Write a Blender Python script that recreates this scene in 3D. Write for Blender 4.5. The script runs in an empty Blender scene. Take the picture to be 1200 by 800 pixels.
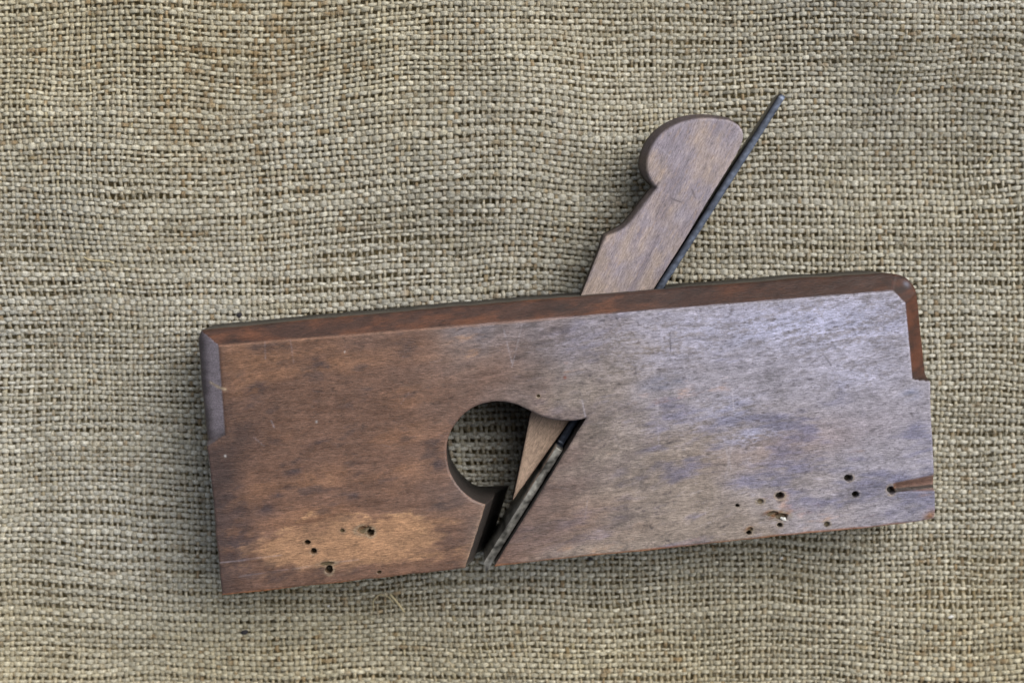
import bpy, math, random
import numpy as np
from mathutils import Vector, Matrix
from mathutils.geometry import delaunay_2d_cdt

random.seed(7)
RNG = np.random.default_rng(11)
sc = bpy.context.scene
col = sc.collection
MM = 0.001

# ------------------------------------------------------------------ camera
F_PX, DIST = 2000.0, 0.56           # focal length in photo pixels, metres to the cloth
n = Vector((-0.025, 0.074, 1.0)).normalized()
CAM = n * DIST
right = Vector((0, 1, 0)).cross(n).normalized()
up = n.cross(right).normalized()
cd = bpy.data.cameras.new('camera')
cam = bpy.data.objects.new('camera', cd); col.objects.link(cam)
M = Matrix((right, up, n)).transposed().to_4x4(); M.translation = CAM
cam.matrix_world = M
cd.sensor_width = 36; cd.lens = 36 * F_PX / 1200.0
cd.clip_start = 0.01; cd.clip_end = 20
cd.dof.use_dof = True; cd.dof.focus_distance = 0.531; cd.dof.aperture_fstop = 7.5
sc.camera = cam
R3 = np.array([right, up, n]); C3 = np.array(CAM)

def at(px, py, z_mm):
    """point (mm) on the level z_mm that is seen at px, py of the 1200x800 photograph"""
    px = np.asarray(px, float); py = np.asarray(py, float)
    d = ((px - 600) / F_PX)[..., None] * R3[0] + (-(py - 400) / F_PX)[..., None] * R3[1] - R3[2]
    t = (z_mm * MM - C3[2]) / d[..., 2]
    p = C3 + d * t[..., None]
    return p[..., :2] * 1000.0
def at1(px, py, z): return at(np.array([px]), np.array([py]), z)[0]

# ------------------------------------------------------------------ numpy noise
_T = np.random.default_rng(5).random((16, 256, 256))
def vnoise(x, y, seed=0):
    t = _T[seed % 16]
    x = x + 37.7 * (seed // 16); xi = np.floor(x).astype(int); yi = np.floor(y).astype(int)
    fx = x - xi; fy = y - yi
    fx = fx * fx * (3 - 2 * fx); fy = fy * fy * (3 - 2 * fy)
    x0 = xi & 255; x1 = (xi + 1) & 255; y0 = yi & 255; y1 = (yi + 1) & 255
    return (t[x0, y0] * (1 - fx) + t[x1, y0] * fx) * (1 - fy) + (t[x0, y1] * (1 - fx) + t[x1, y1] * fx) * fy
def fbm(x, y, o=4, seed=0, g=0.5):
    s = 0; a = 1; w = 0
    for k in range(o):
        s = s + a * vnoise(x * 2 ** k + 17.3 * k, y * 2 ** k + 9.1 * k, seed + k); w += a; a *= g
    return s / w - 0.5
def sst(a, b, x):
    t = np.clip((x - a) / (b - a), 0, 1); return t * t * (3 - 2 * t)
def mixc(c, d, f): return c * (1 - f[:, None]) + np.asarray(d) * f[:, None]

def s2l(*c):
    c = np.array(c) / 255.0
    return np.where(c <= 0.04045, c / 12.92, ((c + 0.055) / 1.055) ** 2.4)

# ------------------------------------------------------------------ polygon helpers
def resample(P, step):
    out = []
    for a, b in zip(P, np.roll(P, -1, 0)):
        k = max(1, int(round(np.linalg.norm(b - a) / step)))
        for i in range(k): out.append(a + (b - a) * i / k)
    return np.array(out)
def smooth_poly(P, keep, it=2):
    """corner cutting that leaves the points listed in keep where they are"""
    P = [np.array(p, float) for p in P]; K = [i in keep for i in range(len(P))]
    for _ in range(it):
        Q = []; KK = []
        m = len(P)
        for i in range(m):
            if K[i]: Q.append(P[i]); KK.append(True)
            else:
                Q.append(P[i] * .75 + P[i - 1] * .25); KK.append(False)
                Q.append(P[i] * .75 + P[(i + 1) % m] * .25); KK.append(False)
        P, K = Q, KK
    return np.array(P)
def inside(Q, P):
    r = np.zeros(len(Q), bool)
    for a, b in zip(P, np.roll(P, -1, 0)):
        if a[1] == b[1]: continue
        c = ((a[1] > Q[:, 1]) != (b[1] > Q[:, 1]))
        xi = (b[0] - a[0]) * (Q[:, 1] - a[1]) / (b[1] - a[1]) + a[0]
        r ^= c & (Q[:, 0] < xi)
    return r
def segdist(Q, a, b):
    d = b - a; t = np.clip(((Q - a) @ d) / max(d @ d, 1e-12), 0, 1)
    return np.linalg.norm(Q - a - t[:, None] * d, axis=1)
def polydist(Q, P, closed=True):
    r = np.full(len(Q), 1e9)
    B = np.roll(P, -1, 0) if closed else P[1:]
    for a, b in zip(P if closed else P[:-1], B):
        r = np.minimum(r, segdist(Q, a, b))
    return r
def linedist(Q, a, b):
    """signed distance, positive to the LEFT of a->b"""
    d = (b - a) / np.linalg.norm(b - a)
    return (Q[:, 1] - a[1]) * d[0] - (Q[:, 0] - a[0]) * d[1]

# ------------------------------------------------------------------ objects
def tag(o, label=None, cat=None, kind=None, group=None):
    if label: o['label'] = label
    if cat: o['category'] = cat
    if kind: o['kind'] = kind
    if group: o['group'] = group
    return o
def link_mesh(name, V, Fc, mat, parent=None, colr=None, smooth=True, rough=None):
    me = bpy.data.meshes.new(name)
    V = np.asarray(V, np.float32) * MM
    if isinstance(Fc, np.ndarray) and Fc.ndim == 2:
        k = Fc.shape[1]; nf = len(Fc)
        me.vertices.add(len(V)); me.vertices.foreach_set('co', V.ravel())
        me.loops.add(nf * k); me.loops.foreach_set('vertex_index', Fc.astype(np.int32).ravel())
        me.polygons.add(nf)
        me.polygons.foreach_set('loop_start', np.arange(nf, dtype=np.int32) * k)
        me.polygons.foreach_set('loop_total', np.full(nf, k, np.int32))
        me.update(calc_edges=True)
    else:
        me.from_pydata(V.tolist(), [], [list(map(int, f)) for f in Fc])
    me.polygons.foreach_set('use_smooth', np.full(len(me.polygons), smooth))
    if colr is not None:
        a = me.color_attributes.new('Col', 'FLOAT_COLOR', 'POINT')
        c = np.ones((len(V), 4), np.float32); c[:, :3] = np.clip(colr, 0.002, 0.95)
        if rough is not None: c[:, 3] = rough
        a.data.foreach_set('color', c.ravel())
    me.materials.append(mat); me.validate(); me.update()
    o = bpy.data.objects.new(name, me); col.objects.link(o)
    if parent: o.parent = parent
    return o

# ------------------------------------------------------------------ materials
class NT:
    def __init__(s, name):
        s.m = bpy.data.materials.new(name); s.m.use_nodes = True
        s.t = s.m.node_tree; s.b = s.t.nodes['Principled BSDF']
    def n(s, ty, **kw):
        x = s.t.nodes.new(ty)
        for k, v in kw.items():
            if k.startswith('i_'):
                key = k[2:]; x.inputs[int(key) if key.isdigit() else key].default_value = v
            else: setattr(x, k, v)
        return x
    def l(s, a, b): s.t.links.new(a, b)
def wood_mat(name, angle, streak=0.5, bump=0.25, rough=(0.33, 0.6), spec=0.5, tint=(1, 1, 1)):
    g = NT(name)
    tc = g.n('ShaderNodeTexCoord')
    mp = g.n('ShaderNodeMapping'); mp.inputs['Rotation'].default_value = (0, 0, -angle)
    mp.vector_type = 'POINT'
    g.l(tc.outputs['Object'], mp.inputs['Vector'])
    def nz(sx, sy, detail, rgh=0.6):
        m2 = g.n('ShaderNodeMapping'); m2.inputs['Scale'].default_value = (sx * 1000, sy * 1000, sy * 1000)
        g.l(mp.outputs[0], m2.inputs['Vector'])
        t = g.n('ShaderNodeTexNoise'); t.inputs['Scale'].default_value = 1; t.inputs['Detail'].default_value = detail
        t.inputs['Roughness'].default_value = rgh
        g.l(m2.outputs[0], t.inputs['Vector']); return t.outputs['Fac']
    fine = nz(0.55, 3.2, 4); mid = nz(0.07, 0.5, 4); fleck = nz(0.5, 3.4, 1); iso = nz(2.4, 3.2, 3)
    att = g.n('ShaderNodeAttribute', attribute_name='Col')
    r1 = g.n('ShaderNodeMapRange'); r1.inputs[1].default_value = .28; r1.inputs[2].default_value = .72
    r1.inputs[3].default_value = 1 - streak; r1.inputs[4].default_value = 1 + streak * .75
    g.l(fine, r1.inputs[0])
    r2 = g.n('ShaderNodeMapRange'); r2.inputs[1].default_value = .3; r2.inputs[2].default_value = .7
    r2.inputs[3].default_value = .82; r2.inputs[4].default_value = 1.16
    g.l(mid, r2.inputs[0])
    r3 = g.n('ShaderNodeMapRange'); r3.inputs[1].default_value = .30; r3.inputs[2].default_value = .40
    r3.inputs[3].default_value = .62; r3.inputs[4].default_value = 1
    g.l(fleck, r3.inputs[0])
    r4 = g.n('ShaderNodeMapRange'); r4.inputs[1].default_value = .3; r4.inputs[2].default_value = .7
    r4.inputs[3].default_value = .78; r4.inputs[4].default_value = 1.22
    g.l(iso, r4.inputs[0])
    def mul(a, b):
        x = g.n('ShaderNodeMath', operation='MULTIPLY'); g.l(a, x.inputs[0]); g.l(b, x.inputs[1]); return x.outputs[0]
    k = mul(mul(r1.outputs[0], r2.outputs[0]), mul(r3.outputs[0], r4.outputs[0]))
    vm = g.n('ShaderNodeVectorMath', operation='SCALE'); g.l(att.outputs['Color'], vm.inputs[0]); g.l(k, vm.inputs['Scale'])
    vt = g.n('ShaderNodeVectorMath', operation='MULTIPLY'); vt.inputs[1].default_value = tint
    g.l(vm.outputs[0], vt.inputs[0]); g.l(vt.outputs[0], g.b.inputs['Base Color'])
    rr = g.n('ShaderNodeMapRange'); rr.inputs[1].default_value = .3; rr.inputs[2].default_value = .7
    rr.inputs[3].default_value = rough[0]; rr.inputs[4].default_value = rough[1]
    g.l(mid, rr.inputs[0])
    ra = g.n('ShaderNodeMath', operation='ADD'); g.l(rr.outputs[0], ra.inputs[0])
    rb = g.n('ShaderNodeMapRange'); rb.inputs[3].default_value = .35; rb.inputs[4].default_value = 0
    g.l(att.outputs['Alpha'], rb.inputs[0]); g.l(rb.outputs[0], ra.inputs[1])
    g.l(ra.outputs[0], g.b.inputs['Roughness'])
    g.b.inputs['Specular IOR Level'].default_value = spec
    ad = g.n('ShaderNodeMath', operation='ADD'); g.l(r1.outputs[0], ad.inputs[0]); g.l(r3.outputs[0], ad.inputs[1])
    bp = g.n('ShaderNodeBump'); bp.inputs['Strength'].default_value = bump; bp.inputs['Distance'].default_value = 0.00016
    g.l(ad.outputs[0], bp.inputs['Height']); g.l(bp.outputs[0], g.b.inputs['Normal'])
    return g.m
def simple_mat(name, rgb, rough=.6, metal=0, spec=.4, var=.3, scale=900, use_attr=False, bump=0.0):
    g = NT(name)
    tc = g.n('ShaderNodeTexCoord'); t = g.n('ShaderNodeTexNoise'); t.inputs['Scale'].default_value = scale
    t.inputs['Detail'].default_value = 4; g.l(tc.outputs['Object'], t.inputs['Vector'])
    r = g.n('ShaderNodeMapRange'); r.inputs[1].default_value = .3; r.inputs[2].default_value = .7
    r.inputs[3].default_value = 1 - var; r.inputs[4].default_value = 1 + var; g.l(t.outputs['Fac'], r.inputs[0])
    vm = g.n('ShaderNodeVectorMath', operation='SCALE'); g.l(r.outputs[0], vm.inputs['Scale'])
    if use_attr:
        a = g.n('ShaderNodeAttribute', attribute_name='Col'); g.l(a.outputs['Color'], vm.inputs[0])
    else: vm.inputs[0].default_value = rgb
    g.l(vm.outputs[0], g.b.inputs['Base Color'])
    g.b.inputs['Roughness'].default_value = rough; g.b.inputs['Metallic'].default_value = metal
    g.b.inputs['Specular IOR Level'].default_value = spec
    if bump:
        bp = g.n('ShaderNodeBump'); bp.inputs['Strength'].default_value = bump; bp.inputs['Distance'].default_value = .0002
        g.l(t.outputs['Fac'], bp.inputs['Height']); g.l(bp.outputs[0], g.b.inputs['Normal'])
    return g.m

# ================================================================== PLANE BODY
T = 32.0; DC = 5.2                    # thickness, depth of the chamfers (mm)
A = lambda pts, z: [at1(x, y, z) for x, y in pts]
hi = T; lo = T - DC
top_out = A([(236, 386.5), (330, 377.5), (500, 362), (680, 347), (860, 331.5), (1000, 321.5), (1038, 319.5)], lo)
corner_out = A([(1056, 322), (1068, 329), (1075, 342)], lo)
right_lo = A([(1079, 395), (1084.5, 440)], lo)
right_hi = A([(1090, 462), (1093, 520), (1095.5, 590)], hi)
corner_br = A([(1096.5, 604), (1092, 610)], hi)
sole_r = A([(900, 629.5), (740, 646.5), (579.5, 663)], hi)
bed = A([(687.5, 489.5)], hi)
curve = A([(672, 492.8), (654, 492.5), (639, 489), (624, 482), (609, 474.7), (594, 470.3), (576, 469.8), (558, 474.3), (544.5, 483),
           (532.5, 496.5), (525, 511.5), (522, 528), (524, 545), (530, 560), (540.5, 574.5), (555, 586)], hi)
throat = A([(569, 591), (545, 665.5)], hi)
sole_l = A([(430, 678.5), (260, 697.5)], hi)
left_hi = A([(254.5, 640), (245.5, 535)], hi)
left_lo = A([(242.5, 512), (231.5, 396.5)], lo)
parts = [top_out, corner_out, right_lo, right_hi, corner_br, sole_r, bed, curve, throat, sole_l, left_hi, left_lo]
flat = [p for s in parts for p in s]
idx = {}; k = 0
for nm, s in zip(['top', 'cor', 'rlo', 'rhi', 'cbr', 'soler', 'bed', 'curve', 'throat', 'solel', 'lhi', 'llo'], parts):
    idx[nm] = (k, k + len(s) - 1); k += len(s)
keep = {idx['top'][0], idx['soler'][1], idx['bed'][0], idx['throat'][0], idx['throat'][1], idx['solel'][1], idx['llo'][1]}
OUT = smooth_poly(flat, keep, 3)

# body axes: u along the sole to the right, v across
U0 = at1(260, 697.5, hi); U1 = at1(1086, 611, hi)
ux = (U1 - U0) / np.linalg.norm(U1 - U0); uy = np.array([-ux[1], ux[0]])
GRAIN = math.atan2(ux[1], ux[0])
LEN = np.linalg.norm(U1 - U0)
def uv(Q): return (Q - U0) @ ux, (Q - U0) @ uy

# mortise lines for wedge and iron, on plan
ZF, ZB = 21.0, 11.5
WL_a, WL_b = at1(682, 344, ZF), at1(621.5, 486, ZF)           # left edge of the wedge
IR_a, IR_b = at1(920.5, 113, ZF), at1(571, 664, ZF)            # right edge of the iron
def hit(a, b, P, lo_y=None, near=None):
    """first crossing of line ab with polygon edges nearest to point near -> (edge index, point)"""
    best = None
    for i in range(len(P)):
        p, q = P[i], P[(i + 1) % len(P)]
        d = b - a; e = q - p; den = d[0] * e[1] - d[1] * e[0]
        if abs(den) < 1e-12: continue
        t = ((p[0] - a[0]) * d[1] - (p[1] - a[1]) * d[0]) / den
        if 0 <= t < 1:
            x = p + e * t; r = np.linalg.norm(x - near)
            if best is None or r < best[0]: best = (r, i, x)
    return best[1], best[2]
off_l = np.array([-0.35, 0.0]); off_r = np.array([0.5, 0.0])
hits = [hit(WL_a + off_l, WL_b + off_l, OUT, near=WL_a), hit(IR_a + off_r, IR_b + off_r, OUT, near=at1(766, 340, ZF)),
        hit(IR_a + off_r, IR_b + off_r, OUT, near=at1(673, 492, ZF)), hit(WL_a + off_l, WL_b + off_l, OUT, near=WL_b)]
PT_TL, PT_TR, PT_BR, PT_BL = [h[1] for h in hits]
ins = sorted([(h[0], h[1]) for h in hits], key=lambda s: -s[0])
Pl = list(OUT)
for i, p in ins: Pl.insert(i + 1, p)
OUT = resample(np.array(Pl), 0.45)
# slight waviness of the old edges (not at the mortise corners)
fixed = np.min([np.linalg.norm(OUT - p, axis=1) for p in (PT_TL, PT_TR, PT_BR, PT_BL)], axis=0) < 0.3
w = fbm(OUT[:, 0] * .09, OUT[:, 1] * .09, 3, 3)[:, None] * .55 + fbm(OUT[:, 0] * .7, OUT[:, 1] * .7, 2, 5)[:, None] * .16
cen = OUT - np.roll(OUT, 1, 0); nrm = np.stack([cen[:, 1], -cen[:, 0]], 1); nrm /= np.linalg.norm(nrm, axis=1)[:, None] + 1e-9
OUT = OUT + np.where(fixed[:, None], 0, nrm * w)

HOLES = [  # px, py, radius along, radius across, depth (mm)
 (401, 621.5, .8, .6, 1.0), (427, 621, 2.3, 1.3, 1.1), (434.5, 624, 1.15, 1.15, 5), (360, 635.5, .9, .75, 3), (367.5, 645.5, .95, .85, 4),
 (385.5, 667, 1.15, 1.35, 5), (383, 660, 2.4, .6, .7), (444.5, 670, .7, .45, 1.5), (864, 592, .65, .55, 2.5), (891, 587.5, 1.1, .8, .7),
 (914, 580.5, 1.35, 1.05, 4.5), (906, 602, 2.2, .9, 1.3), (916, 605, 2.2, 1.0, 1.5), (914, 615, .8, .7, 2.5), (877.5, 624, .9, .7, 3), (879, 620, 1.0, .8, .8),
 (969, 614, 1.0, .9, 1.0), (994, 560, 1.35, 1.05, 3.2), (1002.5, 579, 1.1, 1.0, 4.5), (1044.5, 574, 1.2, 1.35, 4.5),
 (631, 464, .5, .45, 1.0)]
HP = [at1(h[0], h[1], hi) for h in HOLES]
LT = (at1(255, 405.8, hi), at1(1045, 342, hi))
LL = (at1(264.5, 505, hi), at1(257, 405, hi)); LLs = (at1(243, 523, hi), at1(262, 510.5, hi))
LR = (at1(1060, 352, hi), at1(1068.5, 444, hi)); LRs = (at1(1066, 444.5, hi), at1(1092, 447.5, hi))
LC = (at1(1046, 341.5, hi), at1(1060.5, 356, hi))
KT = DC / np.mean(linedist(np.array(top_out[1:6]), *LT))
KL = DC / np.mean(linedist(np.array([left_lo[0], left_lo[1]]) , LL[0], LL[1]))
KR = DC / np.mean(linedist(np.array([right_lo[0], right_lo[1]]), LR[0], LR[1]))
GR0, GR1 = at1(1046, 571.5, hi), at1(1100, 566, hi)
def body_masks(Q):
    dt = linedist(Q, *LT) * KT
    dl = np.minimum(linedist(Q, *LL) * KL, (linedist(Q, *LLs)) * 3.0)
    dr = np.minimum(linedist(Q, *LR) * KR, (linedist(Q, *LRs)) * 3.2)
    dc_ = linedist(Q, *LC) * .85
    return dt, dl, dr, dc_
def body_z(Q, de):
    u, v = uv(Q)
    z = T + fbm(u * .03, v * .06, 3, 1) * .35 + fbm(u * .25, v * .9, 3, 4) * .07
    dt, dl, dr, dc_ = body_masks(Q)
    wob = fbm(u * .12, v * .12, 3, 8) * .55
    drop = np.maximum(np.maximum(dt + wob, dl + wob * .6), np.maximum(dr, dc_) + wob * .3)
    # soft start of the chamfer
    s = .35; drop = np.where(drop > s, drop, np.where(drop > -s, (drop + s) ** 2 / (4 * s), 0))
    z = z - np.minimum(drop, DC + 2.5)
    r = .55 * (1 + .9 * np.clip(fbm(Q[:, 0] * .15, Q[:, 1] * .15, 3, 12) * 2, -.6, 1)); dd = np.clip(de, 0, r)
    z = z - .8 * (r - np.sqrt(np.maximum(r * r - (r - dd) ** 2, 0)))
    for (px, py, ra, rb, dep), c in zip(HOLES, HP):
        a = (Q - c) @ ux / ra; b = (Q - c) @ uy / rb
        m = (abs(a) < 2) & (abs(b) < 2)
        if not m.any(): continue
        rr = np.sqrt(a[m] ** 2 + b[m] ** 2) + fbm(Q[m, 0] * 1.1, Q[m, 1] * 1.1, 3, 6) * .6
        z[m] -= min(dep, 3.2) * (1 - sst(.55, 1.08, rr))
    # gouge to the right edge
    t = (Q - GR0) @ (GR1 - GR0) / ((GR1 - GR0) @ (GR1 - GR0)); s_ = -linedist(Q, GR0, GR1)
    m = t > 0
    wd_ = .8 + .85 * np.clip(t, 0, 1); prof = np.where(s_ > 0, 1 - sst(1.1, 1.6, s_ / wd_), 1 - sst(0, 2.4, -s_ / wd_))
    z = z - np.where(m, (1.5 * sst(-.02, .1, t)) * prof, 0)
    return z

def line_mask(Q, p, q, w, z=hi):
    a, b = at1(*p, z), at1(*q, z)
    return np.exp(-(segdist(Q, a, b) / w) ** 2)
def blob(Q, px, py, ru, rv, ang=0, z=hi):
    c = at1(px, py, z); d = Q - c
    ca, sa = math.cos(GRAIN + ang), math.sin(GRAIN + ang)
    a = (d[:, 0] * ca + d[:, 1] * sa) / ru; b = (-d[:, 0] * sa + d[:, 1] * ca) / rv
    return np.exp(-(a * a + b * b))
def body_color(Q, de, zz):
    u, v = uv(Q); fu = u / LEN; fv = v / 82.0; v0 = v; ww = fbm(u * .015, v * .03, 3, 17) * 10; v = v0 + ww - .10 * u
    gx = u + v * .10; v = v - u * .0 
    st = fbm(gx * .035, v * .16, 5, 20); st2 = fbm(gx * .16, v * .75, 4, 30, .6); st3 = fbm(gx * .85, v * 2.6, 3, 40, .65)
    iso = fbm(u * .06, v * .06, 4, 50); iso2 = fbm(u * .35, v * .35, 4, 60)
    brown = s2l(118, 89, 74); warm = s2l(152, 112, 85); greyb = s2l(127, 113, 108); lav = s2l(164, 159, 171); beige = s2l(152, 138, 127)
    c = np.tile(brown, (len(Q), 1))
    c = mixc(c, warm, sst(-.12, .35, st + iso * .5) * .7)
    f = sst(.24, .58, fu + iso * .25 + (fv - .5) * .14)
    c = mixc(c, greyb, f)
    c = mixc(c, beige, sst(.46, .66, fu + st * .3 - (fv - .5) * .1))
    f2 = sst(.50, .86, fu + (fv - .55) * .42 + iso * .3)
    c = mixc(c, lav, f2 * .9)  # lavender patina, brightened so the colour carries the sky sheen
    c = mixc(c, s2l(142, 108, 88), blob(Q, 680, 610, 22, 7) * .5 * sst(-.1, .2, st + .1))
    c = mixc(c, s2l(142, 106, 96), blob(Q, 930, 520, 26, 6, .1) * .3)
    # blue-violet stains, then pale bluish patches of sky sheen painted into the colour
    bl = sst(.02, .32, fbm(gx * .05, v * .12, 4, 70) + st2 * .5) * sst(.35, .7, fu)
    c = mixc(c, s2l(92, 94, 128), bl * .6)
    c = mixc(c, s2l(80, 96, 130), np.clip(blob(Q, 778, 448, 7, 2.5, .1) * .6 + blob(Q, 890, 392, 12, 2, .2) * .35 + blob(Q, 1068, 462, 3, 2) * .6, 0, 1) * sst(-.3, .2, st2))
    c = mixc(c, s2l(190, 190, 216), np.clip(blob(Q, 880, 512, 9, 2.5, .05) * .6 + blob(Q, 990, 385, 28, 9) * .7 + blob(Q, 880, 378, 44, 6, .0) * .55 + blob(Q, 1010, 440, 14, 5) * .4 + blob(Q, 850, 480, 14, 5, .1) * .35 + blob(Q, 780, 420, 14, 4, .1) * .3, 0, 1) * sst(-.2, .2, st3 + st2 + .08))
    # dark mottling on the left half
    lm = 1 - sst(.42, .75, fu)
    dk = sst(.05, .24, fbm(gx * .13, v * .30, 4, 80) * .8 + st2 * .35) * (.25 + .75 * lm)
    c = mixc(c, s2l(66, 57, 58), dk * .55)
    edge = (1 - sst(0, 20, u + iso * 24)) * .8
    c = mixc(c, s2l(64, 54, 54), np.clip(edge, 0, 1))
    for p in [(375, 520, 4, 1.2), (345, 552, 3.5, 1.6), (300, 455, 5, 2), (385, 430, 3, 1), (414, 582, 2, .8), (364, 559, 3, .8), (372, 590, 2, .7), (325, 580, 2, .9),
              (500, 620, 3.5, 4), (492, 605, 2, 1), (508, 590, 2, 1), (415, 470, 4, 2), (312, 596, 3, 2), (375, 426, 2.5, .8), (512, 545, 4, 2), (282, 640, 6, 9)]:
        c = mixc(c, s2l(58, 52, 58), blob(Q, *p, .1) * .75 * sst(-.25, .15, st2 + iso2))
    # worn orange patch near the toe of the sole
    op = np.clip(blob(Q, 455, 628, 17, 5.2, .02) * 1.1 + blob(Q, 365, 628, 13, 4.0, .22) * .95 + blob(Q, 335, 648, 12, 5) * .5 + blob(Q, 520, 650, 14, 3) * .5 + blob(Q, 420, 650, 22, 5) * .55, 0, 1)
    op = sst(.30, .80, op * 1.05 + st2 * .8 + st * .7 + iso * .8 + iso2 * .3)
    c = mixc(c, s2l(180, 138, 102), op * .72)
    Qn = Q + np.stack([fbm(u * .2, v * .2, 3, 150), fbm(u * .2, v * .2, 3, 160)], 1) * 5
    c = mixc(c, s2l(200, 158, 116), np.clip(line_mask(Qn, (322, 628), (345, 616), 1.0) * .6 + line_mask(Qn, (345, 616), (368, 603), .9) * .8 + line_mask(Qn, (400, 607), (480, 604), 1.0) * .45 + line_mask(Qn, (480, 604), (500, 620), 1.2) * .4, 0, 1) * sst(-.25, .2, st2 + st3) * .7)
    c = mixc(c, s2l(112, 82, 66), blob(Qn, 372, 618, 7, 2, .3) * .6)
    c = mixc(c, s2l(146, 100, 66), blob(Q, 400, 505, 34, 6, .2) * .35 * sst(-.1, .2, st))
    c = mixc(c, s2l(130, 96, 72), blob(Q, 290, 425, 14, 3) * .4)
    # general streak contrast
    mac = fbm(u * .045, v * .045, 4, 130) 
    c = c * (1 + (st3 * .62 + st2 * .6) * (.62 + .38 * sst(.3, .6, fu)) + iso2 * .35 + mac * .4 + fbm(u * 1.0, v * 1.3, 3, 140, .7) * .35)[:, None]
    # pores and pale scuffs on the right
    rm = sst(.4, .6, fu)
    pore = sst(.21, .30, fbm(gx * .55, v * 2.0, 3, 90, .7)) * rm
    c = mixc(c, s2l(70, 60, 66), pore * .6)
    pale = sst(.14, .32, fbm(gx * .28, v * 1.7, 3, 100, .6)) * sst(.42, .75, fu + (fv - .5) * .3)
    c = mixc(c, s2l(186, 180, 196), pale * .32)
    # scratches
    rr = random.Random(3)
    sc_l = [((858, 455), (860, 480), .22, .6), ((845, 500), (857, 550), .3, .3), ((785, 390), (786, 412), .2, -.8), ((722, 372), (730, 386), .25, -.6), ((728, 378), (738, 382), .2, -.5),
            ((590, 385), (600, 425), .2, .35), ((680, 458), (686, 488), .25, .45), ((800, 420), (812, 470), .2, .3), ((770, 452), (772, 520), .25, .25), ((742, 418), (745, 436), .3, -.6),
            ((998, 382), (1003, 392), .3, -.8), ((945, 430), (960, 418), .25, -.6), ((968, 420), (974, 428), .3, -.6), ((858, 520), (850, 560), .3, .3), ((780, 424), (840, 416), .15, -.6),
            ((745, 525), (800, 516), .18, -.5), ((1020, 505), (1034, 499), .4, -.5), ((975, 402), (979, 408), .35, -.6), ((600, 430), (612, 380), .15, .3),
            ((310, 390), (311, 420), .2, .25), ((340, 395), (344, 425), .2, .25), ((318, 493), (321, 500), .2, .5), ((250, 660), (330, 650), .2, .25), ((280, 675), (420, 655), .2, .18),
            ((505, 467), (508, 474), .25, -.6), ((800, 646), (775, 628), .25, -.5)]
    for _ in range(30):
        x = rr.uniform(620, 1040); y = rr.uniform(380, 620); L = rr.uniform(6, 34); a = rr.choice([rr.gauss(1.4, .3), rr.gauss(-.12, .25)])
        sc_l.append(((x, y), (x + L * math.cos(a), y + L * math.sin(a)), rr.uniform(.1, .2), rr.uniform(-.45, .2)))
    for _ in range(20):
        x = rr.uniform(280, 520); y = rr.uniform(410, 650); L = rr.uniform(6, 30); a = rr.gauss(-.15, .5)
        sc_l.append(((x, y), (x + L * math.cos(a), y + L * math.sin(a)), rr.uniform(.1, .2), rr.uniform(-.3, .25)))
    for p, q, wd, s in sc_l:
        m = line_mask(Q, p, q, wd) * np.clip(.7 + iso2 * 2.5, 0, 1)
        c = mixc(c, s2l(205, 198, 208) if s > 0 else s2l(44, 38, 44), m * abs(s))
    for _ in range(60):
        x = rr.uniform(600, 1080); y = rr.uniform(370, 640); c = mixc(c, s2l(52, 45, 55), blob(Q, x, y, rr.uniform(.4, 1.3), rr.uniform(.2, .45)) * rr.uniform(.3, .8))
    for x, y, r in [(371, 494, .3), (264, 534, .33), (404, 412, .2)]:
        c = mixc(c, s2l(215, 212, 210), blob(Q, x, y, r, r) * .9)
    c = mixc(c, s2l(120, 60, 40), blob(Q, 662, 442, .5, .5))
    # halos and depths of the holes
    for (px, py, ra, rb, dep), cc in zip(HOLES, HP):
        a = (Q - cc) @ ux / ra; b = (Q - cc) @ uy / rb; q = np.sqrt(a * a + b * b)
        c = mixc(c, s2l(178, 158, 130), np.exp(-((q - 1.25 - .1 * iso2) / .28) ** 2) * np.clip(.25 + iso2 * 2 + st2, 0, .6))
        c = mixc(c, s2l(92, 84, 70), np.exp(-(q / 1.2) ** 2) * .7)
        c = mixc(c, s2l(66, 56, 38) if dep > 2 else s2l(104, 90, 62), (1 - sst(.6, 1.0, q)) * .92)
    for x, y in [(899, 600), (906, 605), (914, 600), (922, 602), (877, 619), (426, 618)]:
        c = mixc(c, s2l(140, 92, 58), blob(Q, x, y, 1.4, .5, .4) * .6)
    t = (Q - GR0) @ (GR1 - GR0) / ((GR1 - GR0) @ (GR1 - GR0)); s_ = -linedist(Q, GR0, GR1)
    wd_ = .8 + .85 * np.clip(t, 0, 1)
    gm = (sst(0, .05, t)) * sst(-2.0, -1.6, s_ / wd_) * (1 - sst(1.2, 1.6, s_ / wd_))
    c = mixc(c, s2l(134, 98, 74), gm * .85)
    c = mixc(c, s2l(48, 40, 34), (sst(0, .05, t)) * sst(.2, .7, s_) * (1 - sst(1.3, 1.8, s_)) * .9)
    # worn arris along the sole
    so = (1 - sst(.25, 1.05, v0 - fbm(u * .08, v * 0, 3, 14) * 1.0)) * sst(60, 110, u + 60 * st)
    sol_all = (1 - sst(.15, .7, v0)) * .8
    c = mixc(c, s2l(176, 112, 60), np.clip(np.maximum(so, sol_all * (u < 90)), 0, 1) * .8)
    c = mixc(c, s2l(150, 104, 60), blob(Q, 1090, 604, 2.4, 1.4, .5) * .85)
    th = np.exp(-polydist(Q, np.array(throat), False) / .9); c = mixc(c, s2l(168, 140, 116), th * .5)
    # chamfers
    dt, dl, dr, dc_ = body_masks(Q)
    al = np.ones(len(Q))
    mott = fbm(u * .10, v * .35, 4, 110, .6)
    tcx = mixc(np.tile(s2l(78, 55, 46), (len(Q), 1)), s2l(112, 72, 52), sst(-.1, .3, mott))
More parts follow.
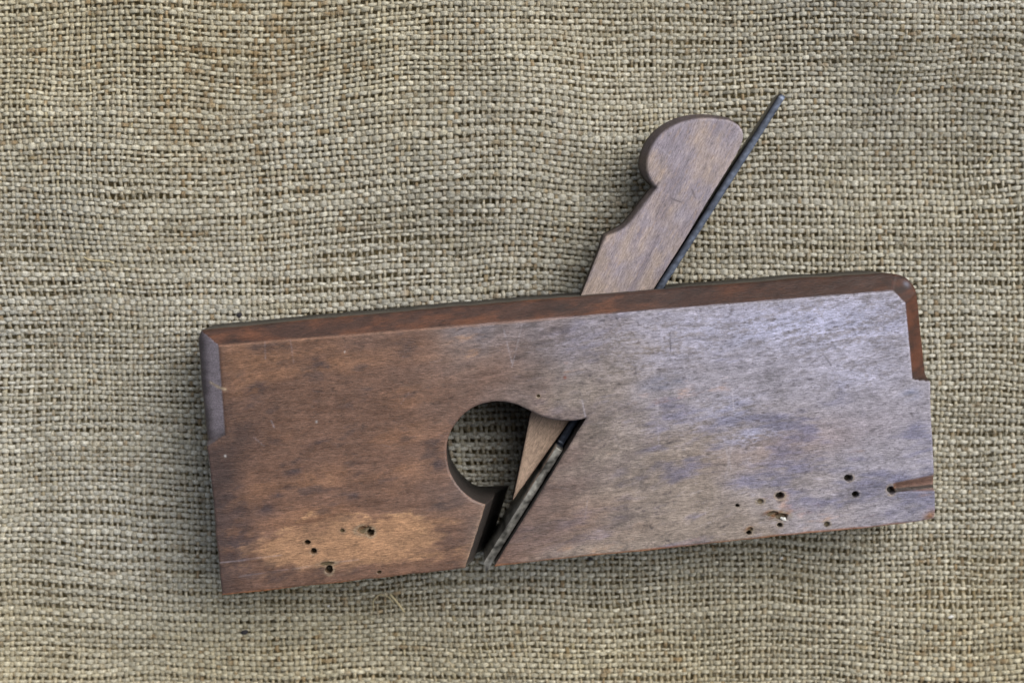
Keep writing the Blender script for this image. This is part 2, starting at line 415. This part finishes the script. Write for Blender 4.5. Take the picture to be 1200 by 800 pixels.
    tcx = mixc(tcx, s2l(46, 37, 34), .6 * sst(.0, .3, fbm(u * .09, v * .3, 4, 120, .6) + (dt / DC - .55) * .22))
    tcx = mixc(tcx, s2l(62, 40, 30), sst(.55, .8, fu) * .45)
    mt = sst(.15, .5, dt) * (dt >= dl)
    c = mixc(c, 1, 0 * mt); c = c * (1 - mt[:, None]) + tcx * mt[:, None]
    ar = np.exp(-((dt - .05) / .28) ** 2) * (de > .4)
    c = mixc(c, s2l(156, 116, 92), ar * .55 * (1 - sst(.45, .6, fu)) * (dl < .2))
    lcx = mixc(np.tile(s2l(146, 136, 144), (len(Q), 1)), s2l(62, 54, 58), sst(.42, .95, dl / DC + mott * .3))  # grey-lavender wood, with the sky's reflection tinted into it
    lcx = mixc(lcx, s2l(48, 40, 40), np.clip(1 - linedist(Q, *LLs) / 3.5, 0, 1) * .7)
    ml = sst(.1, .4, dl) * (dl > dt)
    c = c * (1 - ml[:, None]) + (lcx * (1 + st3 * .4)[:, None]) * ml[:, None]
    c = mixc(c, s2l(200, 178, 150), np.clip(line_mask(Q, (245, 449), (254, 453), .35) + line_mask(Q, (254, 453.5), (264, 456), .4), 0, 1) * .8)
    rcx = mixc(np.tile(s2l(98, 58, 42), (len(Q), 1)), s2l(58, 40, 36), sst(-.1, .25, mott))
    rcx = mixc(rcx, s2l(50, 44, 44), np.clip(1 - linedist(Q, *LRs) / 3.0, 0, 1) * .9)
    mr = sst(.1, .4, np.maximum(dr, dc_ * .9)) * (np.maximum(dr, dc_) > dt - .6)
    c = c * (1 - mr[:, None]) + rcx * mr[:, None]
    c = mixc(c, s2l(140, 142, 158), blob(Q, 1063, 333, 1.1, .8, -.6, lo + 1.5) * .9)  # corner highlight painted as a pale blue-grey spot
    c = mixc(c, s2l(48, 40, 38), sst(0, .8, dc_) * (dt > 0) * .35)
    al = np.clip(1 - op * .6, 0, 1)
    return c, al

def slab(outline, zfun, cfun, zlevels, spacing, mat, name, parent, extra=None, openings=(), wallcol=None, zback=.3, angle=0.0, lean=None):
    lo_, hi_ = outline.min(0), outline.max(0)
    ca, sa = math.cos(angle), math.sin(angle)
    R_ = np.array([[ca, -sa], [sa, ca]])
    c0 = (lo_ + hi_) / 2; rad = np.linalg.norm(hi_ - lo_) / 2 + 1
    g = np.arange(-rad, rad, spacing); gx, gy = np.meshgrid(g, g)
    gx = gx + (np.arange(gx.shape[0]) % 2)[:, None] * spacing / 2
    G = np.stack([gx.ravel(), gy.ravel()], 1) @ R_.T + c0
    G = G[((G > lo_) & (G < hi_)).all(1)]
    if extra is not None: G = np.vstack([G, extra])
    G = G + RNG.uniform(-.12, .12, G.shape) * spacing
    G = G[inside(G, outline)]
    d = polydist(G, outline); G = G[d > spacing * .45]
    pts = np.vstack([outline, G]); m = len(outline)
    edges = [(i, (i + 1) % m) for i in range(m)]
    vo, eo, fo, _, _, _ = delaunay_2d_cdt([Vector(p) for p in pts.tolist()], edges, [], 0, 1e-5)
    Q = np.array([tuple(v) for v in vo]); Ft = np.array([f for f in fo if len(f) == 3])
    cen = Q[Ft].mean(1); Ft = Ft[inside(cen, outline)]
    ar = np.cross(Q[Ft[:, 1]] - Q[Ft[:, 0]], Q[Ft[:, 2]] - Q[Ft[:, 0]])
    Ft[ar < 0] = Ft[ar < 0][:, ::-1]
    de = polydist(Q, outline); z = zfun(Q, de); cc, al = cfun(Q, de, z)
    V = [np.column_stack([Q, z])]; Cc = [cc]; Al = [al]; F = Ft.tolist(); base = len(Q)
    # walls
    zo = zfun(outline, np.zeros(m)); levels = [zo] + [np.full(m, L) for L in zlevels] + [np.full(m, zback)]
    for L in range(len(levels)): 
        zz = np.minimum(levels[L], zo - .02 * L)
        oo = outline if lean is None else outline + lean * (0, .62, .8, 1.9)[L]
        V.append(np.column_stack([oo, zz])); w_, a_ = wallcol(outline, zz); Cc.append(w_); Al.append(a_)
    cw = np.sum(outline[:, 0] * np.roll(outline[:, 1], -1) - np.roll(outline[:, 0], -1) * outline[:, 1]) < 0
    for L in range(len(levels) - 1):
        for i in range(m):
            j = (i + 1) % m
            if any(L == OL and (a <= i < b) for OL, a, b in openings): continue
            q = [base + L * m + i, base + L * m + j, base + (L + 1) * m + j, base + (L + 1) * m + i]
            F.append(q if cw else q[::-1])
    F.append([base + (len(levels) - 1) * m + i for i in range(m)])
    V = np.vstack(V); Cc = np.vstack(Cc); Al = np.concatenate(Al)
    return V, F, Cc, Al, base

def body_wall(P, z):
    k = len(P); f = fbm(P[:, 0] * .2 + P[:, 1] * .2, z * .5, 3, 33)
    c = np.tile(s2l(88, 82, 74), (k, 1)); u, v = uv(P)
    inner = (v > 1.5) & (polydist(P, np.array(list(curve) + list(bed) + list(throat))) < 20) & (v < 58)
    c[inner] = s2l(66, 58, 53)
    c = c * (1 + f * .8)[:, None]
    c = c * np.where(z < 15, .4, 1)[:, None]  # deep shade of the throat painted into the lower walls
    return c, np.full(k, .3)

root = bpy.data.objects.new('wooden_hand_plane', None); col.objects.link(root)
root.location = (0, 0, 0)
tag(root, 'old worn wooden rabbet plane lying on its side on coarse burlap', 'hand plane')

mat_body = wood_mat('aged_beech', GRAIN, streak=.40, bump=.5, rough=(.30, .48), spec=.5)
extra = []
for (px, py, ra, rb, dep), c in zip(HOLES, HP):
    g = np.arange(-2.4, 2.41, .17); a, b = np.meshgrid(g, g); P = np.stack([a.ravel(), b.ravel()], 1); P = P[(P ** 2).sum(1) < (max(ra, rb) * 1.35) ** 2]
    extra.append(P + c)
extra = np.vstack(extra)
io = [int(np.argmin(np.linalg.norm(OUT - p, axis=1))) for p in (PT_TL, PT_TR, PT_BR, PT_BL)]
ops = [(1, io[0], io[1]), (1, io[2], io[3])]
tmid = (throat[0] + throat[1]) / 2
lw = 1 - sst(0, 2.5, segdist(OUT, throat[0] + (throat[0] - throat[1]) * .02, throat[1]))
lean = lw[:, None] * (ux * 4.2)[None, :]
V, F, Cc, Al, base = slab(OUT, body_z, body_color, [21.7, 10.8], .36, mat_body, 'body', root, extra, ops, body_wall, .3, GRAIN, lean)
# mortise lining
m = len(OUT); L1 = base + m; L2 = base + 2 * m
a, b, c_, d = io
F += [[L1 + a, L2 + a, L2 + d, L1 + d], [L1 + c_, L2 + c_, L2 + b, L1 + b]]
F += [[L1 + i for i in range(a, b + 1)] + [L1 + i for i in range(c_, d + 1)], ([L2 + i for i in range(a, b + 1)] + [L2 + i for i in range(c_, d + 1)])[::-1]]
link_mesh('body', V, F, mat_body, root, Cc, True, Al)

# ================================================================== WEDGE
W_face = [(704, 291), (711, 278), (727, 272), (738, 264), (759.5, 235), (771.5, 220.5), (762, 209), (758, 193), (764, 171), (780, 153), (803, 142.5),
          (828, 139), (854, 142), (868, 149), (872, 158), (868, 172), (858, 190), (831, 233), (803, 280), (767, 337), (668, 492), (601, 586), (612, 535), (621.5, 486), (682, 344)]
Wp = np.array([at1(x, y, ZF) for x, y in W_face])
Win = smooth_poly(Wp, {0, 1, 5, 12, 17, 18, 19, 20, 21, 23, 24}, 3)
# outer silhouette: the worn, rounded back of the head stands outside the face
e = np.roll(Win, -1, 0) - np.roll(Win, 1, 0); nn = np.stack([-e[:, 1], e[:, 0]], 1); nn /= np.linalg.norm(nn, axis=1)[:, None]
amt = np.clip(nn @ np.array([-.80, .60]) + .15, 0, 1)
hd = at1(704, 291, ZF)[1]
amt = amt * sst(hd - 2, hd + 6, Win[:, 1]) * (1.55 + .7 * sst(at1(0, 235, ZF)[1], at1(0, 200, ZF)[1], Win[:, 1]))
Wout = resample(Win + nn * amt[:, None], .45)
Winr = resample(Win, .45)
wa = at1(601, 586, ZF); wb = at1(820, 160, ZF); wx = (wb - wa) / np.linalg.norm(wb - wa); wy = np.array([-wx[1], wx[0]])
WG = math.atan2(wx[1], wx[0])
def wedge_z(Q, de):
    ins_ = inside(Q, Winr); d = np.where(ins_, 0, polydist(Q, Winr))
    z = ZF + fbm(Q[:, 0] * .12, Q[:, 1] * .12, 3, 2) * .25 - d * 1.5 - .12
    r = .5; dd = np.clip(de, 0, r); z -= .7 * (r - np.sqrt(r * r - (r - dd) ** 2))
    return z
def wedge_c(Q, de, z):
    u = (Q - wa) @ wx; v = (Q - wa) @ wy
    s1 = fbm(u * .09, v * .35, 4, 21); s2 = fbm(u * .3, v * 1.8, 3, 31, .65); s3 = fbm(u * .12, v * .12, 4, 41)
    c = np.tile(s2l(176, 158, 148), (len(Q), 1))
    c = mixc(c, s2l(156, 147, 158), sst(-.2, .22, s3 * .8 + s1 * .4 + (u - 105) * .006) * .9)
    c = mixc(c, s2l(100, 86, 88), sst(.05, .25, s1 + s2 * .4) * .35)
    c = mixc(c, s2l(168, 146, 128), sst(.08, .3, s2) * .5)
    c = c * (1 + s2 * .5)[:, None]
    c = mixc(c, s2l(196, 166, 140), (1 - sst(50, 62, u)) * .75)
    ins_ = inside(Q, Winr); di = polydist(Q, Winr)
    rim = np.exp(-(di / .5) ** 2) * sst(100, 120, u)
    c = mixc(c, s2l(176, 166, 176), rim * ins_ * .35)
    c = mixc(c, s2l(60, 48, 42), np.where(ins_, 0, sst(.1, .7, di)) * .85)  # shadow side of the head painted dark on its sloping rim
    c = mixc(c, s2l(60, 50, 56), line_mask(Q, (765, 224), (772, 214), .3, ZF) * .8 + line_mask(Q, (787, 233), (798, 237), .25, ZF) * .6 + line_mask(Q, (811, 222), (815, 232), .25, ZF) * .6)
    c = mixc(c, s2l(185, 175, 185), np.clip(line_mask(Q, (772, 172), (786, 184), .3, ZF) + blob(Q, 797, 252, 2.5, 1.5, 1, ZF), 0, 1) * .5)
    return c, np.full(len(Q), .75)
def wedge_wall(P, z):
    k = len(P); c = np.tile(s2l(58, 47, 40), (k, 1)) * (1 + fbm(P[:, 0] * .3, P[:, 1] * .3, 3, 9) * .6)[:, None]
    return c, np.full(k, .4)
mat_wedge = wood_mat('aged_beech_wedge', WG, streak=.34, bump=.6, rough=(.4, .6), spec=.45)
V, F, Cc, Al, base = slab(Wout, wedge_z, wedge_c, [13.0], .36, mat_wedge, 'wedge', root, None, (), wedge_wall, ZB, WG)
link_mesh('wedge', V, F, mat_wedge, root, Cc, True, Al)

# ================================================================== IRON
ia, ib = IR_b, IR_a                     # cutting end -> upper tip (right edge, plan)
il = np.linalg.norm(ib - ia); ix = (ib - ia) / il; iy = np.array([-ix[1], ix[0]])
sh = (at1(655, 521, ZF) - ia) @ ix      # where the tang widens into the blade
TH = 2.3
us = np.concatenate([np.linspace(-.8, sh - .8, 40), np.linspace(sh - .7, sh + .7, 6), np.linspace(sh + 1.4, il, 90)])
def zr(u):                              # lower and upper z of the iron at u
    k = sst(sh - .7, sh + .7, u)
    return .8 * (1 - k) + (ZB + .4) * k, 26.5 * (1 - k) + (ZF - .7) * k
NS = 12
V = []; Cc = []
for u in us:
    z0, z1 = zr(u)
    bend = .25 * math.sin(u * .03)
    th = TH * (1 if u < il - .8 else .85)
    if u < 1.5: th = max(.25, TH * (u + .8) / 2.3)
    th *= 1 + .03 * math.sin(u * .13 + 1) 
    r = .13
    prof = [(0, z0 + r), (0, (z0 + z1) / 2), (0, z1 - r), (r * .3, z1 - r * .3), (r, z1), (th / 2, z1 + .04), (th - r, z1), (th - r * .3, z1 - r * .3), (th, z1 - r), (th, (z0 + z1) / 2), (th, z0 + r), (th / 2, z0)]
    for t, z in prof:
        jt = .02 * (random.random() - .5)
        p = ia + ix * u + iy * (t + bend + jt)
        V.append((p[0], p[1], z + jt))
        g = 0.5 + fbm(np.array([u * .5]), np.array([t * 1.5 + z * .3]), 3, 3)[0]
        if u < sh: cc = np.array(s2l(182, 178, 168)) * (.3 + 1.5 * max(0, g - .1)); cc = cc * (1 if (g > .40) else .4)
        else: cc = np.array(s2l(94, 102, 118)) * (.4 + 1.0 * g)
        if t > th * .55 and u >= sh: cc = np.array(s2l(34, 34, 38)) * (.6 + .8 * g)  # shadow beside the wedge painted as a dark left half
        Cc.append(cc)
F = []
for i in range(len(us) - 1):
    for j in range(NS):
        F.append([i * NS + j, i * NS + (j + 1) % NS, (i + 1) * NS + (j + 1) % NS, (i + 1) * NS + j][::-1])
F.append(list(range(NS))); F.append([(len(us) - 1) * NS + j for j in range(NS)][::-1])
mat_iron = simple_mat('dark_steel', (0.1, 0.1, 0.1), rough=.38, metal=.6, spec=.5, var=.4, scale=700, use_attr=True, bump=.08)
link_mesh('iron', V, F, mat_iron, root, np.array(Cc))

# ================================================================== BURLAP
PX = 2.0; PY = 1.74                  # spacing of the upright and the level yarns, mm
XR, YR = (-205, 205), (-150, 150)
body_c = OUT
PXF = 0.28
def cloth(X, Y):
    """folds (z, mm) and drift of the yarns (dx, dy) at plan X, Y"""
    px = 600 + X / PXF; py = 400 - Y / PXF
    # keep it flat under the plane
    a, b = at1(300, 545, 0), at1(1040, 470, 0); d = b - a
    t = np.clip(((X - a[0]) * d[0] + (Y - a[1]) * d[1]) / (d @ d), 0, 1)
    dist = np.hypot(X - a[0] - t * d[0], Y - a[1] - t * d[1])
    msk = sst(44, 85, dist)
    z = fbm(X * .016 + 3, Y * .020 + 5, 3, 7, .45) * 15
    z += 3.4 * np.exp(-(((px - 175) + (py - 150) * .35) / 55) ** 2) * (1 - sst(150, 420, py))
    z -= 3.2 * np.exp(-(((px - 330) + (py - 150) * .5) / 70) ** 2) * (1 - sst(150, 420, py))
    z += 3.6 * np.exp(-(((px - 590) + (py - 120) * .4) / 80) ** 2) * (1 - sst(100, 320, py))
    z -= 2.8 * np.exp(-(((px - 60) + (py - 430) * .2) / 60) ** 2) * sst(200, 400, py) * (1 - sst(500, 700, py))
    z = z * msk
    z += fbm(X * .06, Y * .06, 3, 9) * 1.0 * (.25 + .75 * msk) - .3
    dy = 5.5 * sst(80, 640, px) * (1 - sst(120, 480, py)) - 1.2 * sst(500, 1200, px) + fbm(X * .012, Y * .014, 3, 2) * 9 + fbm(X * .05, Y * .05, 2, 13) * 1.6
    dy += 1.6 * np.sin((px - 80) / 75.) * (1 - sst(60, 260, py)) * (1 - sst(300, 520, px))
    dx = fbm(X * .013 + 7, Y * .013, 3, 4) * 10 + fbm(X * .05, Y * .05, 2, 15) * 1.3 + (Y) * -.02
    return z, dx, dy
CLOTH_Z = -1.0
SEG = 5; RING = 8
def yarns(level):
    """all yarns of one direction as one set of flattened tubes"""
    p_al, p_ac = (PX, PY) if level else (PY, PX)       # pitch along, across
    al, ac = (XR, YR) if level else (YR, XR)
    nac = int((ac[1] - ac[0]) / p_ac); nal = int((al[1] - al[0]) / p_al)
    ns = nal * SEG + 1
    s = np.arange(ns) / SEG                             # crossings
    Is, Js = np.meshgrid(s, np.arange(nac), indexing='xy')  # (nac, ns)
    seed = 0 if level else 5
    rnd = RNG.random((nac, 8))
    wob = (fbm(Is * .12, Js * 7.3, 3, 1 + seed) * (1.15 if level else 1.0) + fbm(Is * .5, Js * 5.1, 2, 2 + seed) * .32 + (rnd[:, :1] - .5) * .30)
    if level: wob = wob * 1.0 + np.where(Js % 2 == 0, .17, -.17) * np.clip(.95 + fbm(Is * .06, Js * .06, 2, 3) * 2.4 - .5 * (1 - sst(60, 110, Is)) * sst(95, 120, Js), .1, 1.3)
    a_ = al[0] + Is * p_al; c_ = ac[0] + Js * p_ac + wob * p_ac * .62
    X, Y = (a_, c_) if level else (c_, a_)
    z, dx, dy = cloth(X, Y)
    par = np.where(Js % 2 == 0, 1.0, -1.0) * (1 if level else -1)
    wv = np.cos(np.pi * Is); wv = np.sign(wv) * np.abs(wv) ** .9
    loose = fbm(Is * .05, Js * .05, 3, 14)
    hwave = (.42 if level else .40) * wv * par + (0.05 if level else -.04)
    hw = (.66 if level else .56) * (1 + fbm(Is * .30, Js * 3.7, 3, 6 + seed) * .7 + (rnd[:, 1:2] - .5) * .3 + loose * .4)
    hw = hw * np.where(rnd[:, 2:3] > .95, 1.3, 1)
    hh = .29 * (1 + fbm(Is * .5, Js * 2.9, 2, 9 + seed) * .6)
    X = X + dx; Y = Y + dy; Z = z + hwave + CLOTH_Z
    # across direction
    gx = np.gradient(X, axis=1); gy = np.gradient(Y, axis=1); L = np.hypot(gx, gy); ax, ay = -gy / L, gx / L
    twist = Is * 1.3 + rnd[:, 3:4] * 6
    V = np.zeros((nac, ns, RING, 3)); C = np.zeros((nac, ns, RING, 3))
    tone = (rnd[:, 4:5] - .5) * .20 + fbm(Is * .12, Js * 4.1, 4, 11 + seed, .6) * .5
    warm = (rnd[:, 5:6] - .5) * .2 + fbm(Is * .38, Js * 3.3, 3, 12 + seed, .6) * 1.3 + fbm(X * .012 + 4, Y * .012, 3, 6) * .35 + .03
    big = fbm(X * .012, Y * .012, 3, 10) * .18
    bigh = fbm(X * .008 + 9, Y * .010, 3, 19) * 1.4 + .5 * sst(10, 130, Y) * (1 - sst(-60, 60, X)) + .45 * (1 - sst(-110, -60, Y))
    brownish = sst(.2, .55, warm + (0 if level else .10))
    oliv = sst(.12, .5, fbm(Is * .16, Js * 2.7, 3, 13 + seed) + .05)
    pale = s2l(195, 190, 172) if level else s2l(184, 176, 154)
    brown = s2l(154, 134, 104); olive = s2l(162, 149, 108)
    for k in range(RING):
        th = 2 * math.pi * k / RING + math.pi / 6
        cx, cz = math.cos(th), math.sin(th)
        lump = 1 + fbm(Is * 1.1, Js * 1.9 + k * 5.1, 3, 8) * .7
        o = cx * hw * lump
        V[..., k, 0] = X + ax * o; V[..., k, 1] = Y + ay * o; V[..., k, 2] = Z + cz * hh * lump
        fib = fbm(Is * .9 + k * .5, Js * 9.7 + k * 5.3 + Is * .2, 3, 14, .7) * 1.2
        c = pale[None, None, :] * (1 - brownish[..., None]) + brown * brownish[..., None]
        c = c * (1 - .45 * oliv[..., None]) + olive * .45 * oliv[..., None]
        side = np.clip(.60 - .60 * cz - .50 * hwave / .4 + fib * .5 + (-.22 * cx if level else 0), 0, 1)  # painted shade: yarn colour turns olive-brown below floats and on south flanks
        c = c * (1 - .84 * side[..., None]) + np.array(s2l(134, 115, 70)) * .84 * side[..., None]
        c = c * np.stack([1 + bigh * .10, 1 + bigh * .02, 1 - bigh * .22], -1)
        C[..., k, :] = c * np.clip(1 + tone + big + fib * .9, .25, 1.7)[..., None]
    V = V.reshape(-1, 3); C = C.reshape(-1, 3)
    b0 = (np.arange(nac)[:, None, None] * ns + np.arange(ns - 1)[None, :, None]) * RING
    k0 = np.arange(RING)[None, None, :]; k1 = (k0 + 1) % RING
    f = np.stack([b0 + k0, b0 + k1, b0 + RING + k1, b0 + RING + k0], -1).reshape(-1, 4)
    if not level: f = f
    return V, f, C
V1, f1, C1 = yarns(True); V2, f2, C2 = yarns(False)
def burlap_material():
    g = NT('jute'); a = g.n('ShaderNodeAttribute', attribute_name='Col')
    tc = g.n('ShaderNodeTexCoord'); t = g.n('ShaderNodeTexNoise'); t.inputs['Scale'].default_value = 3000; t.inputs['Detail'].default_value = 2
    g.l(tc.outputs['Object'], t.inputs['Vector'])
    r = g.n('ShaderNodeMapRange'); r.inputs[1].default_value = .3; r.inputs[2].default_value = .7; r.inputs[3].default_value = .52; r.inputs[4].default_value = 1.42
    g.l(t.outputs['Fac'], r.inputs[0])
    vm = g.n('ShaderNodeVectorMath', operation='SCALE'); g.l(a.outputs['Color'], vm.inputs[0]); g.l(r.outputs[0], vm.inputs['Scale'])
    g.l(vm.outputs[0], g.b.inputs['Base Color']); g.b.inputs['Roughness'].default_value = .8; g.b.inputs['Specular IOR Level'].default_value = .25
    bp = g.n('ShaderNodeBump'); bp.inputs['Strength'].default_value = .5; bp.inputs['Distance'].default_value = .00015
    g.l(t.outputs['Fac'], bp.inputs['Height']); g.l(bp.outputs[0], g.b.inputs['Normal'])
    return g.m
mat_j = burlap_material()
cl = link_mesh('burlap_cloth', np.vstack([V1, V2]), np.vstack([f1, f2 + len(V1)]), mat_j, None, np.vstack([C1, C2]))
tag(cl, kind='structure')

# loose fibres standing out of the yarns, one mass
def tubes(paths, rad, colrs, sides=3):
    V = []; F = []; C = []
    for P, r, c in zip(paths, rad, colrs):
        P = np.array(P); d = np.gradient(P, axis=0); d /= np.linalg.norm(d, axis=1)[:, None] + 1e-9
        a = np.cross(d, [0, 0, 1.0]); a /= np.linalg.norm(a, axis=1)[:, None] + 1e-9; b = np.cross(a, d)
        b0 = len(V)
        for i in range(len(P)):
            rr = r * (1 if 0 < i < len(P) - 1 else .5)
            for k in range(sides):
                t = 2 * math.pi * k / sides; V.append(P[i] + (a[i] * math.cos(t) + b[i] * math.sin(t)) * rr); C.append(c)
        for i in range(len(P) - 1):
            for k in range(sides):
                F.append([b0 + i * sides + k, b0 + i * sides + (k + 1) % sides, b0 + (i + 1) * sides + (k + 1) % sides, b0 + (i + 1) * sides + k])
    return np.array(V), np.array(F), np.array(C)
NF = 42000
fx = RNG.uniform(-190, 190, NF); fy = RNG.uniform(-135, 135, NF)
ang = np.where(RNG.random(NF) < .45, RNG.normal(0, .45, NF), RNG.normal(math.pi / 2, .5, NF)); ang = np.where(RNG.random(NF) < .3, RNG.uniform(0, 6.28, NF), ang)
ln = RNG.gamma(3, 1.15, NF) + .8; cur = RNG.normal(0, .22, NF)
keep_ = ~inside(np.stack([fx, fy], 1), resample(OUT, 3.0))
paths = []; rads = []; cs = []
tt = np.linspace(0, 1, 6)
zc = cloth(fx, fy)[0]
for i in np.nonzero(keep_)[0]:
    a_ = ang[i] + cur[i] * ln[i] * (tt - .5); st_ = ln[i] / 5
    x = fx[i] + np.cumsum(np.cos(a_)) * st_; y = fy[i] + np.cumsum(np.sin(a_)) * st_
    h = random.uniform(.1, .6) * np.sin(tt * math.pi) * (1 if random.random() < .9 else 2.2)
    z_ = zc[i] + CLOTH_Z + .45 + h
    paths.append(np.stack([x, y, z_], 1)); rads.append(random.uniform(.022, .05))
    k = random.random(); cs.append((s2l(200, 194, 172) if k < .7 else s2l(168, 146, 110)) * random.uniform(.75, 1.2))
Vf, Ff, Cf = tubes(paths, rads, cs)
fz = link_mesh('loose_fibre', Vf, Ff, mat_j, None, Cf)
tag(fz, 'fine loose jute fibres standing out of the burlap weave', 'fibres', 'stuff')

# dark layer under the open weave
me_v = [(-400, -300, -9), (400, -300, -9), (400, 300, -9), (-400, 300, -9)]
gr = link_mesh('ground', me_v, [[0, 1, 2, 3]], simple_mat('dark_underlay', tuple(s2l(150, 136, 100)), rough=.9, spec=.1, var=.4, scale=300), None, None, False)
tag(gr, kind='structure')

# ================================================================== SMALL DEBRIS
def cloth_top(px, py):
    p = at1(px, py, 0); z, _, _ = cloth(np.array([p[0]]), np.array([p[1]])); return p, float(z[0]) + CLOTH_Z + .55
def chip(name, px, py, sx, sy, sz, mat, label, cat, z=None, ang=0., group=None, seed=0):
    p, zt = cloth_top(px, py)
    if z is not None: p = at1(px, py, z); zt = z
    rr = random.Random(seed); V = []; F = []
    N = 9; M_ = 5
    for i in range(1, M_):
        ph = math.pi * i / M_
        for j in range(N):
            th = 2 * math.pi * j / N; k = rr.uniform(.7, 1.25)
            V.append((sx * math.sin(ph) * math.cos(th) * k, sy * math.sin(ph) * math.sin(th) * k, sz * math.cos(ph) * rr.uniform(.8, 1.2)))
    V.append((0, 0, sz)); V.append((0, 0, -sz)); tp, bt = len(V) - 2, len(V) - 1
    for i in range(M_ - 2):
        for j in range(N):
            F.append([i * N + j, (i + 1) * N + j, (i + 1) * N + (j + 1) % N, i * N + (j + 1) % N])
    for j in range(N):
        F.append([tp, j, (j + 1) % N]); F.append([bt, (M_ - 2) * N + (j + 1) % N, (M_ - 2) * N + j])
    o = link_mesh(name, V, F, mat, None, None, False)
    o.location = (p[0] * MM, p[1] * MM, (zt + sz * .7) * MM); o.rotation_euler = (0.15, .1, ang)
    return tag(o, label, cat, None, group)
m_white = simple_mat('white_flake', (.78, .77, .72), rough=.6, var=.15)
m_dark = simple_mat('dark_crumb', (.035, .032, .035), rough=.8, var=.4)
m_straw = simple_mat('dry_straw', tuple(s2l(205, 190, 150)), rough=.6, var=.25, scale=1500)
chip('white_flake', 918, 607.5, 1.0, .6, .4, m_white, 'small white flake lodged in a ragged wormhole of the wooden plane', 'flake', z=T - .3, ang=-.5, seed=1)
chip('white_flake', 916, 654, .55, .5, .3, m_white, 'tiny white crumb on the burlap just below the lower edge of the plane', 'flake', ang=.4, seed=2)
chip('white_flake', 1113, 721, .95, .5, .25, m_white, 'pale flat flake on the burlap in the lower right of the photo', 'flake', ang=.2, seed=3)
chip('white_flake', 385, 710, .5, .35, .2, m_white, 'tiny pale speck on the burlap below the orange worn patch of the plane', 'flake', ang=.6, seed=9)
chip('dirt_crumb', 286, 741, 1.2, .8, .4, m_dark, 'dark dirt crumb on the burlap below the left end of the plane', 'crumb', ang=.2, seed=4)
chip('dirt_crumb', 692, 655, .9, .6, .35, m_dark, 'dark crumb tucked against the lower edge of the plane, right of the mouth', 'crumb', seed=5)
chip('dirt_crumb', 1086, 737, .8, .4, .3, m_dark, 'small dark speck on the burlap at the lower right, beside a pale flake', 'crumb', seed=6)
chip('dirt_crumb', 280, 369, 1.0, .9, .35, m_dark, 'dark speck on the burlap just above the upper left corner of the plane', 'crumb', seed=7)
def straw(pts, r, label, name='straw'):
    P = []
    for x, y in pts:
        p, zt = cloth_top(x, y); P.append((p[0], p[1], zt + r + .25))
    P = np.array(P); t = np.linspace(0, len(P) - 1, 14)
    Pi = np.stack([np.interp(t, np.arange(len(P)), P[:, k]) for k in range(3)], 1)
    V, F, C = tubes([Pi], [r], [(1, 1, 1)], 7)
    o = link_mesh(name, V, F, m_straw, None, None, True)
    return tag(o, label, 'straw')
straw([(1049, 112), (1052, 104), (1055, 95)], .24, 'short pale straw sliver on the burlap to the right of the iron tip')
straw([(1160, 193), (1164, 187), (1167, 181)], .2, 'short pale straw sliver on the burlap near the right border of the photo')
straw([(457, 696), (465, 705), (474, 717)], .4, 'straight thick straw bit on the burlap below the lower edge of the plane')
straw([(438, 716), (437, 704), (444, 696), (455, 699), (462, 707)], .17, 'thin curled straw loop on the burlap below the lower edge of the plane')
straw([(98, 301), (104, 305), (128, 306), (134, 309)], .2, 'thin straw fragment on the burlap at the left, level with the wedge')

# ================================================================== LIGHT
SUN_EL, SUN_AZ = math.radians(50), math.radians(48)   # azimuth measured from north (+Y) to east (+X)
w_ = bpy.data.worlds.new('World'); sc.world = w_; w_.use_nodes = True
nt = w_.node_tree; bg = nt.nodes['Background']
sky = nt.nodes.new('ShaderNodeTexSky'); sky.sky_type = 'NISHITA'; sky.sun_disc = False
sky.sun_elevation = SUN_EL; sky.sun_rotation = SUN_AZ; sky.dust_density = 3.0; sky.air_density = 1.0
hs = nt.nodes.new('ShaderNodeHueSaturation'); hs.inputs['Saturation'].default_value = .45
nt.links.new(sky.outputs[0], hs.inputs['Color']); nt.links.new(hs.outputs[0], bg.inputs[0])
# the person leaning over the tool takes away a soft patch of the sky overhead
wtc = nt.nodes.new('ShaderNodeTexCoord'); dp = nt.nodes.new('ShaderNodeVectorMath'); dp.operation = 'DOT_PRODUCT'
dp.inputs[1].default_value = Vector((-.16, -.16, 1)).normalized(); nt.links.new(wtc.outputs['Generated'], dp.inputs[0])
mr = nt.nodes.new('ShaderNodeMapRange'); mr.interpolation_type = 'SMOOTHSTEP'
mr.inputs[1].default_value = math.cos(math.radians(48)); mr.inputs[2].default_value = math.cos(math.radians(12))
mr.inputs[3].default_value = .125; mr.inputs[4].default_value = .02
nt.links.new(dp.outputs['Value'], mr.inputs[0]); nt.links.new(mr.outputs[0], bg.inputs[1])
sl = bpy.data.lights.new('sun', 'SUN'); sl.energy = 2.05; sl.angle = math.radians(54); sl.color = (1, .975, .94)
so = bpy.data.objects.new('sun', sl); col.objects.link(so)
d = Vector((math.cos(SUN_EL) * math.sin(SUN_AZ), math.cos(SUN_EL) * math.cos(SUN_AZ), math.sin(SUN_EL)))
so.rotation_euler = d.to_track_quat('Z', 'Y').to_euler()
so.location = d * 2

sc.view_settings.view_transform = 'Standard'; sc.view_settings.look = 'None'; sc.view_settings.exposure = 0; sc.view_settings.gamma = 1
